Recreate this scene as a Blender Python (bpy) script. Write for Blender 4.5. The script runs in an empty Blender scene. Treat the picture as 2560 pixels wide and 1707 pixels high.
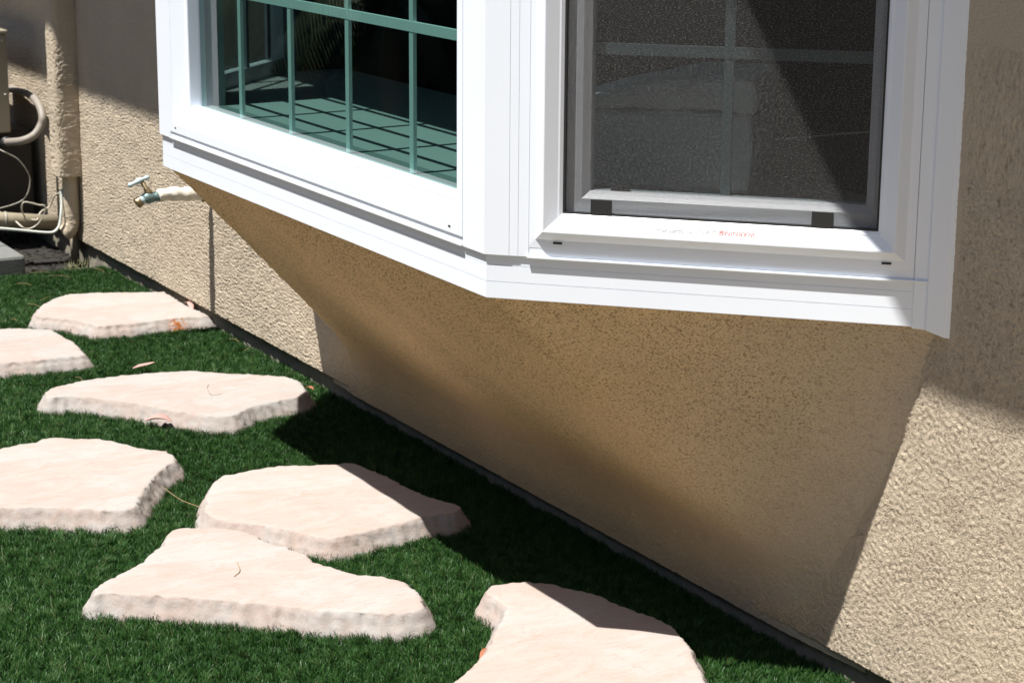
import bpy, bmesh, math, random
import numpy as np
from mathutils import Vector, Matrix
from mathutils.geometry import delaunay_2d_cdt
random.seed(7); rng = np.random.default_rng(7)
scene = bpy.context.scene
col = scene.collection

# ------------------------------------------------------------------ camera
cam_data = bpy.data.cameras.new('camera'); cam = bpy.data.objects.new('camera', cam_data); col.objects.link(cam)
cam_data.sensor_fit = 'HORIZONTAL'; cam_data.sensor_width = 36.0; cam_data.lens = 5192.05 / 2560 * 36
cam_data.dof.use_dof = True; cam_data.dof.focus_distance = 4.1; cam_data.dof.aperture_fstop = 13
cam_data.clip_start = 0.05; cam_data.clip_end = 500
cx = Vector((0.87024, -0.49258, 0.00737)); cy = Vector((0.11283, 0.21386, 0.97033)); cz = Vector((-0.47954, -0.84358, 0.24168))
cam.matrix_world = Matrix(((cx.x, cy.x, cz.x, -2.4495), (cx.y, cy.y, cz.y, 0.0), (cx.z, cy.z, cz.z, 1.65), (0, 0, 0, 1)))
scene.camera = cam

# ------------------------------------------------------------------ sky and sun
SUN_EL, SUN_AZ = math.radians(69.4), math.radians(3.7)
to_sun = Vector((-math.cos(SUN_EL) * math.cos(SUN_AZ), -math.cos(SUN_EL) * math.sin(SUN_AZ), math.sin(SUN_EL)))
world = bpy.data.worlds.new('World'); scene.world = world; world.use_nodes = True
wn = world.node_tree; bg = wn.nodes['Background']
sky = wn.nodes.new('ShaderNodeTexSky'); sky.sky_type = 'NISHITA'; sky.sun_disc = False
sky.sun_elevation = SUN_EL; sky.sun_rotation = math.atan2(to_sun.x, to_sun.y); sky.altitude = 50; sky.dust_density = 1.2
wn.links.new(sky.outputs[0], bg.inputs[0]); bg.inputs[1].default_value = 0.066
sun_data = bpy.data.lights.new('sun', 'SUN'); sun_data.energy = 5.0; sun_data.angle = math.radians(0.53); sun_data.color = (1.0, 0.965, 0.91)
sun = bpy.data.objects.new('sun', sun_data); col.objects.link(sun); sun.location = (-3, 3, 8)
sun.rotation_euler = to_sun.to_track_quat('Z', 'Y').to_euler()
scene.view_settings.view_transform = 'Standard'; scene.view_settings.look = 'None'
scene.view_settings.exposure = 0.95; scene.view_settings.gamma = 1.0; scene.view_settings.use_curve_mapping = False
scene.render.engine = 'CYCLES'
scene.cycles.caustics_reflective = False; scene.cycles.caustics_refractive = False
scene.cycles.max_bounces = 10; scene.cycles.diffuse_bounces = 5; scene.cycles.transparent_max_bounces = 24
scene.cycles.use_denoising = True; scene.cycles.use_adaptive_sampling = False; scene.cycles.sample_clamp_indirect = 4.0
try: scene.cycles.denoiser = 'OPENIMAGEDENOISE'
except Exception: pass

# ------------------------------------------------------------------ helpers
def tag(o, label=None, cat=None, group=None, kind=None):
    if label: o['label'] = label
    if cat: o['category'] = cat
    if group: o['group'] = group
    if kind: o['kind'] = kind
    return o
def mesh_from(name, verts, faces, mat, parent=None, smooth=False, uvs=None):
    me = bpy.data.meshes.new(name); me.from_pydata([tuple(map(float, v)) for v in verts], [], faces); me.update()
    o = bpy.data.objects.new(name, me); col.objects.link(o)
    if mat: me.materials.append(mat)
    if parent: o.parent = parent
    if smooth: me.polygons.foreach_set('use_smooth', [True] * len(me.polygons))
    return o
def big_mesh(name, V, F, mat, parent=None, smooth=True):
    """V (n,3) array, F (m,k) array of equal-size faces - fast path"""
    me = bpy.data.meshes.new(name); n, (m, k) = len(V), F.shape
    me.vertices.add(n); me.vertices.foreach_set('co', np.ascontiguousarray(V, np.float32).ravel())
    me.loops.add(m * k); me.loops.foreach_set('vertex_index', np.ascontiguousarray(F, np.int32).ravel())
    me.polygons.add(m); me.polygons.foreach_set('loop_start', np.arange(0, m * k, k, dtype=np.int32))
    me.polygons.foreach_set('loop_total', np.full(m, k, np.int32))
    me.polygons.foreach_set('use_smooth', np.full(m, smooth, bool))
    me.update(calc_edges=True); me.validate()
    o = bpy.data.objects.new(name, me); col.objects.link(o); me.materials.append(mat)
    if parent: o.parent = parent
    return o
def fix_normals(o):
    bm = bmesh.new(); bm.from_mesh(o.data); bmesh.ops.recalc_face_normals(bm, faces=bm.faces); bm.to_mesh(o.data); bm.free(); return o
def bevel(o, w, seg=2):
    m = o.modifiers.new('bevel', 'BEVEL'); m.width = w; m.segments = seg; m.limit_method = 'ANGLE'; m.angle_limit = math.radians(35); m.harden_normals = False
    return o
def empty(name, loc=(0, 0, 0)):
    o = bpy.data.objects.new(name, None); o.location = loc; o.empty_display_size = .1; col.objects.link(o); return o
def box(name, lo, hi, mat, parent=None, bev=0):
    x0, y0, z0 = lo; x1, y1, z1 = hi
    v = [(x0,y0,z0),(x1,y0,z0),(x1,y1,z0),(x0,y1,z0),(x0,y0,z1),(x1,y0,z1),(x1,y1,z1),(x0,y1,z1)]
    f = [(0,3,2,1),(4,5,6,7),(0,1,5,4),(1,2,6,5),(2,3,7,6),(3,0,4,7)]
    o = mesh_from(name, v, f, mat, parent)
    if bev: bevel(o, bev)
    return o
def prism(name, plan, z0, z1, mat, parent=None, bev=0):
    n = len(plan); v = [(x, y, z0) for x, y in plan] + [(x, y, z1) for x, y in plan]
    f = [tuple(range(n)), tuple(range(n, 2 * n))] + [(i, (i + 1) % n, n + (i + 1) % n, n + i) for i in range(n)]
    o = fix_normals(mesh_from(name, v, f, mat, parent))
    if bev: bevel(o, bev)
    return o
def catmull(pts, n=8):
    P = [Vector(p) for p in pts]; P = [2 * P[0] - P[1]] + P + [2 * P[-1] - P[-2]]; out = []
    for i in range(1, len(P) - 2):
        for k in range(n):
            t = k / n; a, b, c, d = P[i-1], P[i], P[i+1], P[i+2]
            out.append(.5 * (2*b + (c-a)*t + (2*a-5*b+4*c-d)*t*t + (3*b-a-3*c+d)*t**3))
    out.append(P[-2]); return out
def tube_data(path, radii, sides=10, caps=True):
    path = [Vector(p) for p in path]; n = len(path)
    if not hasattr(radii, '__len__'): radii = [radii] * n
    V, F = [], []; up = None
    for i in range(n):
        t = (path[min(i+1, n-1)] - path[max(i-1, 0)]).normalized()
        if up is None: up = t.orthogonal().normalized()
        up = (up - t * up.dot(t)).normalized(); w = t.cross(up)
        for k in range(sides):
            a = 2 * math.pi * k / sides; V.append(path[i] + (up * math.cos(a) + w * math.sin(a)) * radii[i])
    for i in range(n - 1):
        for k in range(sides):
            F.append((i*sides+k, i*sides+(k+1) % sides, (i+1)*sides+(k+1) % sides, (i+1)*sides+k))
    if caps: F.append(tuple(range(sides))[::-1]); F.append(tuple((n-1)*sides+k for k in range(sides)))
    return V, F
def tube(name, path, radii, mat, parent=None, sides=10):
    V, F = tube_data(path, radii, sides); return mesh_from(name, V, F, mat, parent, smooth=True)
def smoothstep(a, b, x):
    t = np.clip((x - a) / (b - a), 0, 1); return t * t * (3 - 2 * t)

# band-passed periodic noise for the stucco relief
N_TEX, TILE = 2048, 1.60
def band_noise(lo, hi, seed):
    r = np.random.default_rng(seed); f = np.fft.fft2(r.standard_normal((N_TEX, N_TEX)))
    k = np.fft.fftfreq(N_TEX, TILE / N_TEX); K = np.hypot(*np.meshgrid(k, k)); K[0, 0] = 1e-9
    w = 1 / K; band = np.exp(-((np.log(w) - .5 * (np.log(lo) + np.log(hi))) / (.55 * np.log(hi / lo) + 1e-6)) ** 2)
    g = np.real(np.fft.ifft2(f * band)); return (g / g.std()).astype(np.float32)
g1 = band_noise(.0034, .0062, 1); g2 = band_noise(.011, .024, 2); g3 = band_noise(.08, .3, 3); g4 = band_noise(.0036, .0052, 4)
g5 = band_noise(.007, .016, 5)
_n = (.85 * g1 + .60 * g4) * (.70 + .35 * np.abs(g5)) + .14 * g5 + .10 * g2
_n /= _n.std()
STUCCO = 0.00068 * (_n - .60 * np.maximum(0, -_n) ** 1.6 + .18 * np.maximum(0, _n - .9)) + .0002 * g2 + .0004 * g3
def stucco(u, v):
    x = (np.asarray(u) / TILE * N_TEX) % N_TEX; y = (np.asarray(v) / TILE * N_TEX) % N_TEX
    i0 = np.floor(x).astype(int); j0 = np.floor(y).astype(int); a = x - i0; b = y - j0
    i0 %= N_TEX; j0 %= N_TEX; i1 = (i0 + 1) % N_TEX; j1 = (j0 + 1) % N_TEX; S = STUCCO
    return (1-a)*(1-b)*S[j0,i0] + a*(1-b)*S[j0,i1] + (1-a)*b*S[j1,i0] + a*b*S[j1,i1]

# ------------------------------------------------------------------ materials
def new_mat(name):
    m = bpy.data.materials.new(name); m.use_nodes = True; nt = m.node_tree; b = nt.nodes['Principled BSDF']; return m, nt, b
def mixc(nt, fac, a, b, mode='MIX'):
    n = nt.nodes.new('ShaderNodeMix'); n.data_type = 'RGBA'; n.blend_type = mode
    for s, v in ((n.inputs[0], fac), (n.inputs[6], a), (n.inputs[7], b)):
        if hasattr(v, 'is_output') or isinstance(v, bpy.types.NodeSocket): nt.links.new(v, s)
        elif isinstance(v, (int, float)): s.default_value = v
        else: s.default_value = (*v, 1)
    return n.outputs[2]
def noise(nt, scale, detail=4, rough=.55, vec=None, stretch=None, dist=0):
    n = nt.nodes.new('ShaderNodeTexNoise'); n.inputs['Scale'].default_value = scale; n.inputs['Detail'].default_value = detail
    n.inputs['Roughness'].default_value = rough; n.inputs['Distortion'].default_value = dist
    if vec is None:
        tc = nt.nodes.new('ShaderNodeTexCoord'); vec = tc.outputs['Object']
    if stretch:
        mp = nt.nodes.new('ShaderNodeMapping'); mp.inputs['Scale'].default_value = stretch; nt.links.new(vec, mp.inputs[0]); vec = mp.outputs[0]
    nt.links.new(vec, n.inputs['Vector']); return n.outputs['Fac']
def ramp(nt, fac, lo, hi, a=0.0, b=1.0):
    n = nt.nodes.new('ShaderNodeMapRange'); n.interpolation_type = 'SMOOTHSTEP'
    for i, v in zip(range(1, 5), (lo, hi, a, b)): n.inputs[i].default_value = v
    nt.links.new(fac, n.inputs[0]); return n.outputs[0]
def bump(nt, b, height, strength, dist):
    n = nt.nodes.new('ShaderNodeBump'); n.inputs['Strength'].default_value = strength; n.inputs['Distance'].default_value = dist
    nt.links.new(height, n.inputs['Height']); nt.links.new(n.outputs[0], b.inputs['Normal'])
def plain(name, c, rough=.5, metal=0, var=.12, vscale=30, spec=.5, bmp=0, bscale=200):
    m, nt, b = new_mat(name); b.inputs['Roughness'].default_value = rough; b.inputs['Metallic'].default_value = metal
    b.inputs['Specular IOR Level'].default_value = spec
    nt.links.new(mixc(nt, noise(nt, vscale), tuple(x * (1 - var) for x in c), tuple(min(1, x * (1 + var)) for x in c)), b.inputs['Base Color'])
    if bmp: bump(nt, b, noise(nt, bscale), .6, bmp)
    return m
def stucco_material(name, base, dark, flecks, painted_bounce=None):
    m, nt, b = new_mat(name); b.inputs['Roughness'].default_value = .93; b.inputs['Specular IOR Level'].default_value = .15
    plainbase = base
    if painted_bounce:
        wa = nt.nodes.new('ShaderNodeAttribute'); wa.attribute_name = 'painted_bounce'  # bounce light painted in: lighter, warmer stucco colour under this mask
    big = noise(nt, 2.2, 5, .6); mid = noise(nt, 240, 3, .65)
    c = mixc(nt, ramp(nt, big, .3, .7), tuple(x * .93 for x in base), tuple(x * 1.06 for x in base))
    if painted_bounce: c = mixc(nt, wa.outputs['Fac'], c, mixc(nt, ramp(nt, big, .3, .7), tuple(x * .93 for x in painted_bounce), tuple(x * 1.06 for x in painted_bounce)))
    c = mixc(nt, ramp(nt, mid, .38, .66, 0, .5), c, (.72, .72, .72), 'MULTIPLY')
    f = ramp(nt, noise(nt, 290, 3, .6, stretch=(1, .42, 1.15), dist=.5), .50, .63)  # dark flecks paint the shade of stucco grains and pits
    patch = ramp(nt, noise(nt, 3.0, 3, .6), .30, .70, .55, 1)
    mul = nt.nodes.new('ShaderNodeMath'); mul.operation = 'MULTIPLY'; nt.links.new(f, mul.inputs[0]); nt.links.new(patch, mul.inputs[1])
    mul2 = nt.nodes.new('ShaderNodeMath'); mul2.operation = 'MULTIPLY'; at = nt.nodes.new('ShaderNodeAttribute'); at.attribute_name = 'painted_shading'; dm = nt.nodes.new('ShaderNodeMath'); dm.operation = 'MULTIPLY'; nt.links.new(at.outputs['Fac'], dm.inputs[0]); dm.inputs[1].default_value = flecks
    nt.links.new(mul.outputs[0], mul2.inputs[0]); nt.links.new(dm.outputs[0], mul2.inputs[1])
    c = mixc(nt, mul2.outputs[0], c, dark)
    nt.links.new(c, b.inputs['Base Color']); bump(nt, b, noise(nt, 420, 3, .62), .6, .0030)
    return m
M = {}
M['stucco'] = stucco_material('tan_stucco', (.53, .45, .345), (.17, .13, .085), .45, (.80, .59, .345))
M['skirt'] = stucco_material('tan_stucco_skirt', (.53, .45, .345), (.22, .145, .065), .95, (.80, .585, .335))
M['vinyl'] = plain('white_vinyl', (.785, .835, .905), .34, var=.03, vscale=5)
M['vinyl_groove'] = plain('vinyl_groove', (.62, .60, .57), .5, var=.05)
M['caulk'] = plain('white_caulk', (.78, .76, .72), .6, var=.1, vscale=150)
M['slot'] = plain('dark_slot', (.014, .013, .012), .6)
M['black'] = plain('black_rubber', (.018, .018, .018), .5)
M['concrete'] = plain('grey_concrete', (.135, .14, .135), .9, var=.25, vscale=25, bmp=.002, bscale=120)
M['foundation'] = plain('foundation_concrete', (.22, .20, .155), .95, var=.3, vscale=18, bmp=.003, bscale=90)
M['pale_form'] = plain('pale_form_cloth', (.62, .64, .63), .95, var=.12, vscale=40)
M['leaf_dark'] = plain('hedge_leaf', (.020, .040, .012), .6, var=.5, vscale=9)
M['leaf_light'] = plain('palm_leaf', (.045, .075, .03), .4, var=.4, vscale=12)
M['bounce_paving'] = plain('tan_bounce_paving', (.33, .28, .215), .9, var=.15, vscale=4)
M['sash'] = plain('grey_sash', (.50, .53, .57), .4, var=.03)
M['soil'] = plain('dark_soil', (.016, .014, .011), 1.0, var=.5, vscale=60, bmp=.012, bscale=70)
M['roof'] = plain('roof_paint', (.35, .30, .22), .8)
M['cabinet'] = plain('beige_painted_steel', (.27, .24, .175), .45, var=.05)
M['conduit'] = plain('grey_conduit', (.23, .205, .175), .6, var=.12, vscale=60)
M['cable'] = plain('cream_cable', (.50, .46, .38), .5)
M['dark_cable'] = plain('grey_cable', (.30, .28, .24), .5)
M['tube'] = plain('pale_tube', (.62, .66, .62), .35)
M['insulation'] = plain('pipe_insulation', (.27, .235, .17), .85, var=.15, vscale=40, bmp=.002)
M['wrap'] = plain('pipe_wrap', (.66, .62, .54), .8, var=.2, vscale=45, bmp=.006, bscale=60)
M['patina'] = plain('green_brass_patina', (.13, .20, .20), .45, metal=.35, var=.35, vscale=70)
M['handle'] = plain('pale_blue_paint', (.40, .50, .52), .4, var=.25, vscale=80)
M['brass'] = plain('dull_brass', (.24, .18, .10), .4, metal=.7, var=.3, vscale=80)
M['seat'] = plain('seat_board', (.40, .40, .39), .5, var=.06, vscale=12)
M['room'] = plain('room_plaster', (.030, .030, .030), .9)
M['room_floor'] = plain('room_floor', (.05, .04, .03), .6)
M['side_muntin'] = plain('side_muntin_dimmed', (.16, .20, .22), .4, var=.02)  # white bars darkened in colour to look dim behind the screen
M['inner_vinyl_shaded'] = plain('inner_vinyl_shaded', (.22, .24, .24), .5, var=.05)  # white vinyl darkened in colour, painting the unlit inner jamb
M['muntin'] = plain('muntin_white', (.74, .78, .77), .4, var=.02)
M['spacer'] = plain('spacer_metal', (.42, .46, .55), .35, metal=.3, var=.05)
M['leaf_pink'] = plain('dry_leaf_pink', (.42, .25, .22), .7, var=.2)
M['leaf_rust'] = plain('dry_leaf_rust', (.26, .10, .05), .7, var=.3)
M['needle'] = plain('dry_needle', (.26, .18, .09), .7, var=.3)
M['weed'] = plain('dry_weed', (.24, .24, .12), .8, var=.4)
M['red_print'] = plain('red_print', (.72, .10, .10), .6, var=.02)
M['grey_print'] = plain('grey_print', (.13, .13, .14), .6, var=.02)
M['sticker'] = plain('sticker', (.82, .82, .82), .4, var=.01)

def glass(name, tint, refl=1.0):
    m = bpy.data.materials.new(name); m.use_nodes = True; nt = m.node_tree; nt.nodes.clear()
    out = nt.nodes.new('ShaderNodeOutputMaterial'); t = nt.nodes.new('ShaderNodeBsdfTransparent'); t.inputs[0].default_value = (*tint, 1)
    g = nt.nodes.new('ShaderNodeBsdfGlossy'); g.inputs['Roughness'].default_value = 0.0; g.inputs[0].default_value = (1, 1, 1, 1)
    ge = nt.nodes.new('ShaderNodeNewGeometry'); dt = nt.nodes.new('ShaderNodeVectorMath'); dt.operation = 'DOT_PRODUCT'
    nt.links.new(ge.outputs['Normal'], dt.inputs[0]); nt.links.new(ge.outputs['Incoming'], dt.inputs[1])
    def mth(op, a, b=None):
        n = nt.nodes.new('ShaderNodeMath'); n.operation = op
        for k, v in enumerate((a, b)):
            if v is None: continue
            if isinstance(v, (int, float)): n.inputs[k].default_value = v
            else: nt.links.new(v, n.inputs[k])
        return n.outputs[0]
    ab = mth('ABSOLUTE', dt.outputs['Value']); fr = nt.nodes.new('ShaderNodeMath'); fr.operation = 'MULTIPLY_ADD'
    nt.links.new(mth('POWER', mth('SUBTRACT', 1.0, ab), 5.0), fr.inputs[0]); fr.inputs[1].default_value = .92; fr.inputs[2].default_value = .045
    mu = nt.nodes.new('ShaderNodeMath'); mu.operation = 'MULTIPLY'; mu.inputs[1].default_value = refl
    mx = nt.nodes.new('ShaderNodeMixShader'); nt.links.new(fr.outputs[0], mu.inputs[0]); nt.links.new(mu.outputs[0], mx.inputs[0])
    nt.links.new(t.outputs[0], mx.inputs[1]); nt.links.new(g.outputs[0], mx.inputs[2]); nt.links.new(mx.outputs[0], out.inputs[0]); return m
M['side_glass'] = glass('clear_glass', (.74, .80, .79), 1.3)
M['glass'] = glass('green_glass', (.40, .575, .545), 1.3)

def screen_material():
    m = bpy.data.materials.new('insect_mesh'); m.use_nodes = True; nt = m.node_tree; nt.nodes.clear()
    out = nt.nodes.new('ShaderNodeOutputMaterial'); tr = nt.nodes.new('ShaderNodeBsdfTransparent')
    d = nt.nodes.new('ShaderNodeBsdfPrincipled'); d.inputs['Roughness'].default_value = .45
    uv = nt.nodes.new('ShaderNodeUVMap')
    sep = nt.nodes.new('ShaderNodeSeparateXYZ'); nt.links.new(uv.outputs[0], sep.inputs[0])
    vals = []
    for k, pitch in ((0, .00155), (1, .00155)):      # threads woven both ways, uv in metres
        a = nt.nodes.new('ShaderNodeMath'); a.operation = 'MULTIPLY'; a.inputs[1].default_value = 2 * math.pi / pitch; nt.links.new(sep.outputs[k], a.inputs[0])
        s = nt.nodes.new('ShaderNodeMath'); s.operation = 'COSINE'; nt.links.new(a.outputs[0], s.inputs[0]); vals.append(ramp(nt, s.outputs[0], .52, .86))
    mx = nt.nodes.new('ShaderNodeMath'); mx.operation = 'MAXIMUM'; nt.links.new(vals[0], mx.inputs[0]); nt.links.new(vals[1], mx.inputs[1])
    painted_glint = noise(nt, 720, 2, .6, vec=uv.outputs[0], stretch=(.35, 1, 1))  # sparkle of the mesh painted into the thread colour
    c = mixc(nt, ramp(nt, painted_glint, .47, .74), (.032, .032, .033), (.30, .30, .29))
    nt.links.new(c, d.inputs['Base Color'])
    mix = nt.nodes.new('ShaderNodeMixShader'); nt.links.new(mx.outputs[0], mix.inputs[0]); nt.links.new(tr.outputs[0], mix.inputs[1]); nt.links.new(d.outputs[0], mix.inputs[2])
    nt.links.new(mix.outputs[0], out.inputs[0]); return m
M['screen'] = screen_material()

def stone_material():
    m, nt, b = new_mat('pink_sandstone'); b.inputs['Roughness'].default_value = .92; b.inputs['Specular IOR Level'].default_value = .2
    a = noise(nt, 4.5, 5, .62, stretch=(1.0, 2.0, 3), dist=.9); f = noise(nt, 38, 5, .65, stretch=(.5, 2.4, 1))
    c = mixc(nt, ramp(nt, a, .3, .72), (.345, .276, .243), (.345, .322, .302))
    c = mixc(nt, ramp(nt, f, .52, .75, 0, .35), c, (.29, .21, .155))
    vn = nt.nodes.new('ShaderNodeMath'); vn.operation = 'SUBTRACT'; nt.links.new(noise(nt, 7, 6, .6, stretch=(1, 2.6, 1), dist=1.2), vn.inputs[0]); vn.inputs[1].default_value = .5
    va = nt.nodes.new('ShaderNodeMath'); va.operation = 'ABSOLUTE'; nt.links.new(vn.outputs[0], va.inputs[0])
    c = mixc(nt, ramp(nt, va.outputs[0], .003, .018, .26, 0), c, (.27, .175, .12))
    oi = nt.nodes.new('ShaderNodeObjectInfo'); c = mixc(nt, ramp(nt, oi.outputs['Random'], 0, 1, 0, .8), c, (.90, .95, .98), 'MULTIPLY')
    pits = ramp(nt, noise(nt, 210, 2, .5), .70, .78, 0, .5); c = mixc(nt, pits, c, (.30, .22, .17))
    at = nt.nodes.new('ShaderNodeAttribute'); at.attribute_name = 'stain'
    n2 = ramp(nt, noise(nt, 60, 4, .6), .35, .6); mm = nt.nodes.new('ShaderNodeMath'); mm.operation = 'MULTIPLY'
    nt.links.new(at.outputs['Fac'], mm.inputs[0]); nt.links.new(n2, mm.inputs[1])
    c = mixc(nt, mm.outputs[0], c, (.30, .10, .025)); nt.links.new(c, b.inputs['Base Color'])
    h = nt.nodes.new('ShaderNodeMath'); h.operation = 'ADD'; nt.links.new(noise(nt, 190, 4, .65), h.inputs[0]); nt.links.new(noise(nt, 24, 4, .6, stretch=(.6, 2, 1)), h.inputs[1])
    bump(nt, b, h.outputs[0], .5, .0022); return m
M['stone'] = stone_material()

def grass_material():
    m, nt, b = new_mat('turf_blades'); b.inputs['Roughness'].default_value = .45; b.inputs['Specular IOR Level'].default_value = .20
    at = nt.nodes.new('ShaderNodeAttribute'); at.attribute_name = 'tone'
    r = nt.nodes.new('ShaderNodeValToRGB'); e = r.color_ramp.elements
    e[0].position = 0; e[0].color = (.012, .042, .009, 1); e[1].position = 1; e[1].color = (.115, .125, .050, 1)
    k = r.color_ramp.elements.new(.55); k.color = (.031, .089, .019, 1); k = r.color_ramp.elements.new(.9); k.color = (.050, .114, .029, 1)
    nt.links.new(at.outputs['Fac'], r.inputs[0])
    big = noise(nt, 3.0, 4, .6); c = mixc(nt, ramp(nt, big, .35, .65, 0, .3), r.outputs[0], (.014, .045, .010))
    nt.links.new(c, b.inputs['Base Color']); return m
M['grass'] = grass_material()
M['thatch'] = plain('turf_backing', (.010, .022, .009), 1.0, var=.4, vscale=80)

# ------------------------------------------------------------------ ground
def ground_sheet(name, x0, x1, y0, y1, z, mat):
    return tag(mesh_from(name, [(x0,y0,z),(x1,y0,z),(x1,y1,z),(x0,y1,z)], [(0,1,2,3)], mat), kind='structure')
ground_sheet('ground', -150, 150, -150, 150, -.03, M['soil'])
ground_sheet('turf_base', -1.64, .06, 2.63, 7.46, -.004, M['thatch'])
ground_sheet('bounce_paving', -3.25, -1.642, -3, 9.5, -.010, M['bounce_paving'])  # unseen paving, added to bounce warm light onto the skirt
ground_sheet('side_bounce_paving', -1.640, .03, -3, 2.62, -.010, M['bounce_paving'])  # unseen paving, added to brighten the near skirt and lower wall

# ------------------------------------------------------------------ bay window outline (plan), wall plane at x = 0
PX, Y1, Y2 = -.6008, 5.0898, 3.3522
YL, YR = Y1 + abs(PX), Y2 - abs(PX)
R2 = math.sqrt(.5)

# ------------------------------------------------------------------ house wall with real stucco relief
def grid_axis(*segs):
    out = []
    for a, b, st in segs:
        n = max(1, int(round((b - a) / st))); out += list(np.linspace(a, b, n, endpoint=False))
    return np.array(out + [segs[-1][1]])
def wall_mesh():
    ys = grid_axis((-5, 2.3, .6), (2.3, 2.45, .01), (2.45, 3.28, .0018), (3.28, 5.25, .011), (5.25, 8.7, .0048), (8.9, 14, .5))
    zs = grid_axis((.072, .72, .0020), (.72, 1.06, .0028), (1.06, 1.30, .0045), (1.30, 2.95, .25))
    Y, Z = np.meshgrid(ys, zs, indexing='ij'); H = stucco(Y, Z)
    fine = ((Y > 2.3) & (Y < 8.9) & (Z < 1.29)); near_trim = 1 - .75 * np.exp(-((Y - (YR - .012)) / .022) ** 2) * (Z > .76)
    X = -np.where(fine, H * np.where(Y < 3.45, 1.12, 1.05) * near_trim, 0)
    V = np.stack([X, Y, Z], -1).reshape(-1, 3); nz = len(zs); ny = len(ys)
    i, j = np.meshgrid(np.arange(ny - 1), np.arange(nz - 1), indexing='ij'); i = i.ravel(); j = j.ravel()
    yc = (ys[:-1] + ys[1:])[i] / 2; zc = (zs[:-1] + zs[1:])[j] / 2
    keep = ~((yc > YR + .10) & (yc < YL - .10) & (zc > .80) & (zc < 2.2)); i = i[keep]; j = j[keep]
    F = np.stack([i*nz+j, i*nz+j+1, (i+1)*nz+j+1, (i+1)*nz+j], 1)
    # underside lip that turns back to the foundation
    base = len(V); low = np.arange(ny) * nz; lip = V[low].copy(); lip[:, 0] = .035; lip[:, 2] = .070
    V = np.vstack([V, lip]); k = np.arange(ny - 1)
    F = np.vstack([F, np.stack([base + k, low[k], low[k + 1], base + k + 1], 1)])
    return V, F
V, F = wall_mesh()
def painted_shading(o, vals, name='painted_shading'):  # stores the masks for painted fleck shade and painted bounce light
    a = o.data.attributes.new(name, 'FLOAT', 'POINT'); a.data.foreach_set('value', np.ascontiguousarray(vals, np.float32).ravel())
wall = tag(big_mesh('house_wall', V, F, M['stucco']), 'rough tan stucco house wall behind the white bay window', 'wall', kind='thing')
painted_shading(wall, .85 * smoothstep(2.98, 3.30, V[:, 1]) * smoothstep(5.42, 5.20, V[:, 1]) * smoothstep(.45, .22, V[:, 2]), 'painted_bounce')  # ground bounce painted into the shaded wall below the bay
painted_shading(wall, (.45 * smoothstep(.75, .1, V[:, 2]) + .25) * ((V[:, 1] > 2.6) & (V[:, 1] < 5.5)) + .12)  # painted grain shade, denser on the wall under the bay
fy = np.linspace(1.5, 10, 500); fz = np.array([-.05, 0.0, .02, .035, .05, .065, .095]); Yg, Zg = np.meshgrid(fy, fz, indexing='ij')
Xg = .022 - 3.2 * stucco(Yg * .7 + .3, Zg) - .004 * np.sin(Yg * 9) * np.sin(Yg * 3.1)
ii, jj = np.meshgrid(np.arange(499), np.arange(6), indexing='ij'); ii = ii.ravel(); jj = jj.ravel()
big_mesh('foundation', np.stack([Xg, Yg, Zg], -1).reshape(-1, 3), np.stack([ii*7+jj, ii*7+jj+1, (ii+1)*7+jj+1, (ii+1)*7+jj], 1), M['foundation'], wall)
# roof eave above the picture that shades the upper wall
eave = box('eave', (-.752, -5, 2.70), (.4, 14, 2.84), M['roof'], wall)
box('fascia', (-.775, -5, 2.718), (-.7525, 14, 2.93), M['vinyl'], wall)

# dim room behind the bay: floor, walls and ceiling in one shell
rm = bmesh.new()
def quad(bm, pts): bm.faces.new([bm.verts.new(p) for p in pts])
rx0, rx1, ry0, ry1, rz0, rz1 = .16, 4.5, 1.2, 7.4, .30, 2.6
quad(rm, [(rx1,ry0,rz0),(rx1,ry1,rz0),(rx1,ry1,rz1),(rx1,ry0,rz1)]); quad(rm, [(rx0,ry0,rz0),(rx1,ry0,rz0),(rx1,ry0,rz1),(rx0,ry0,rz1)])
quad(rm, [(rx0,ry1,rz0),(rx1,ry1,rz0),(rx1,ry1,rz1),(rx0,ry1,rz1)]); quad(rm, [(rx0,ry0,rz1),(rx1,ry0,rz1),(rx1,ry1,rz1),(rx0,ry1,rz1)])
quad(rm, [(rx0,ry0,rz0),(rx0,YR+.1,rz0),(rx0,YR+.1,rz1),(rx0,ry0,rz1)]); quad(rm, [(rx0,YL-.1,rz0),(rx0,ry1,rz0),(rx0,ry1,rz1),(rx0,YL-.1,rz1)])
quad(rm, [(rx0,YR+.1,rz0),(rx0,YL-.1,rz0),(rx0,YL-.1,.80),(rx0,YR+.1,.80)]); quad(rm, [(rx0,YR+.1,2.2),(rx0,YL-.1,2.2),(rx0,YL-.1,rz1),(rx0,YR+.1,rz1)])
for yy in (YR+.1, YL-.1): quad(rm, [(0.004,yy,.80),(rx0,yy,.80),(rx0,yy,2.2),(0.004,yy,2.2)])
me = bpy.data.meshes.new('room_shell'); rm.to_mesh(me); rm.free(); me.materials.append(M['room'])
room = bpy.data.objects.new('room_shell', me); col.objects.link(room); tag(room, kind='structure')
tag(mesh_from('room_floor', [(rx0,ry0,rz0-.002),(rx1,ry0,rz0-.002),(rx1,ry1,rz0-.002),(rx0,ry1,rz0-.002)], [(0,1,2,3)], M['room_floor']), kind='structure')

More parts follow.
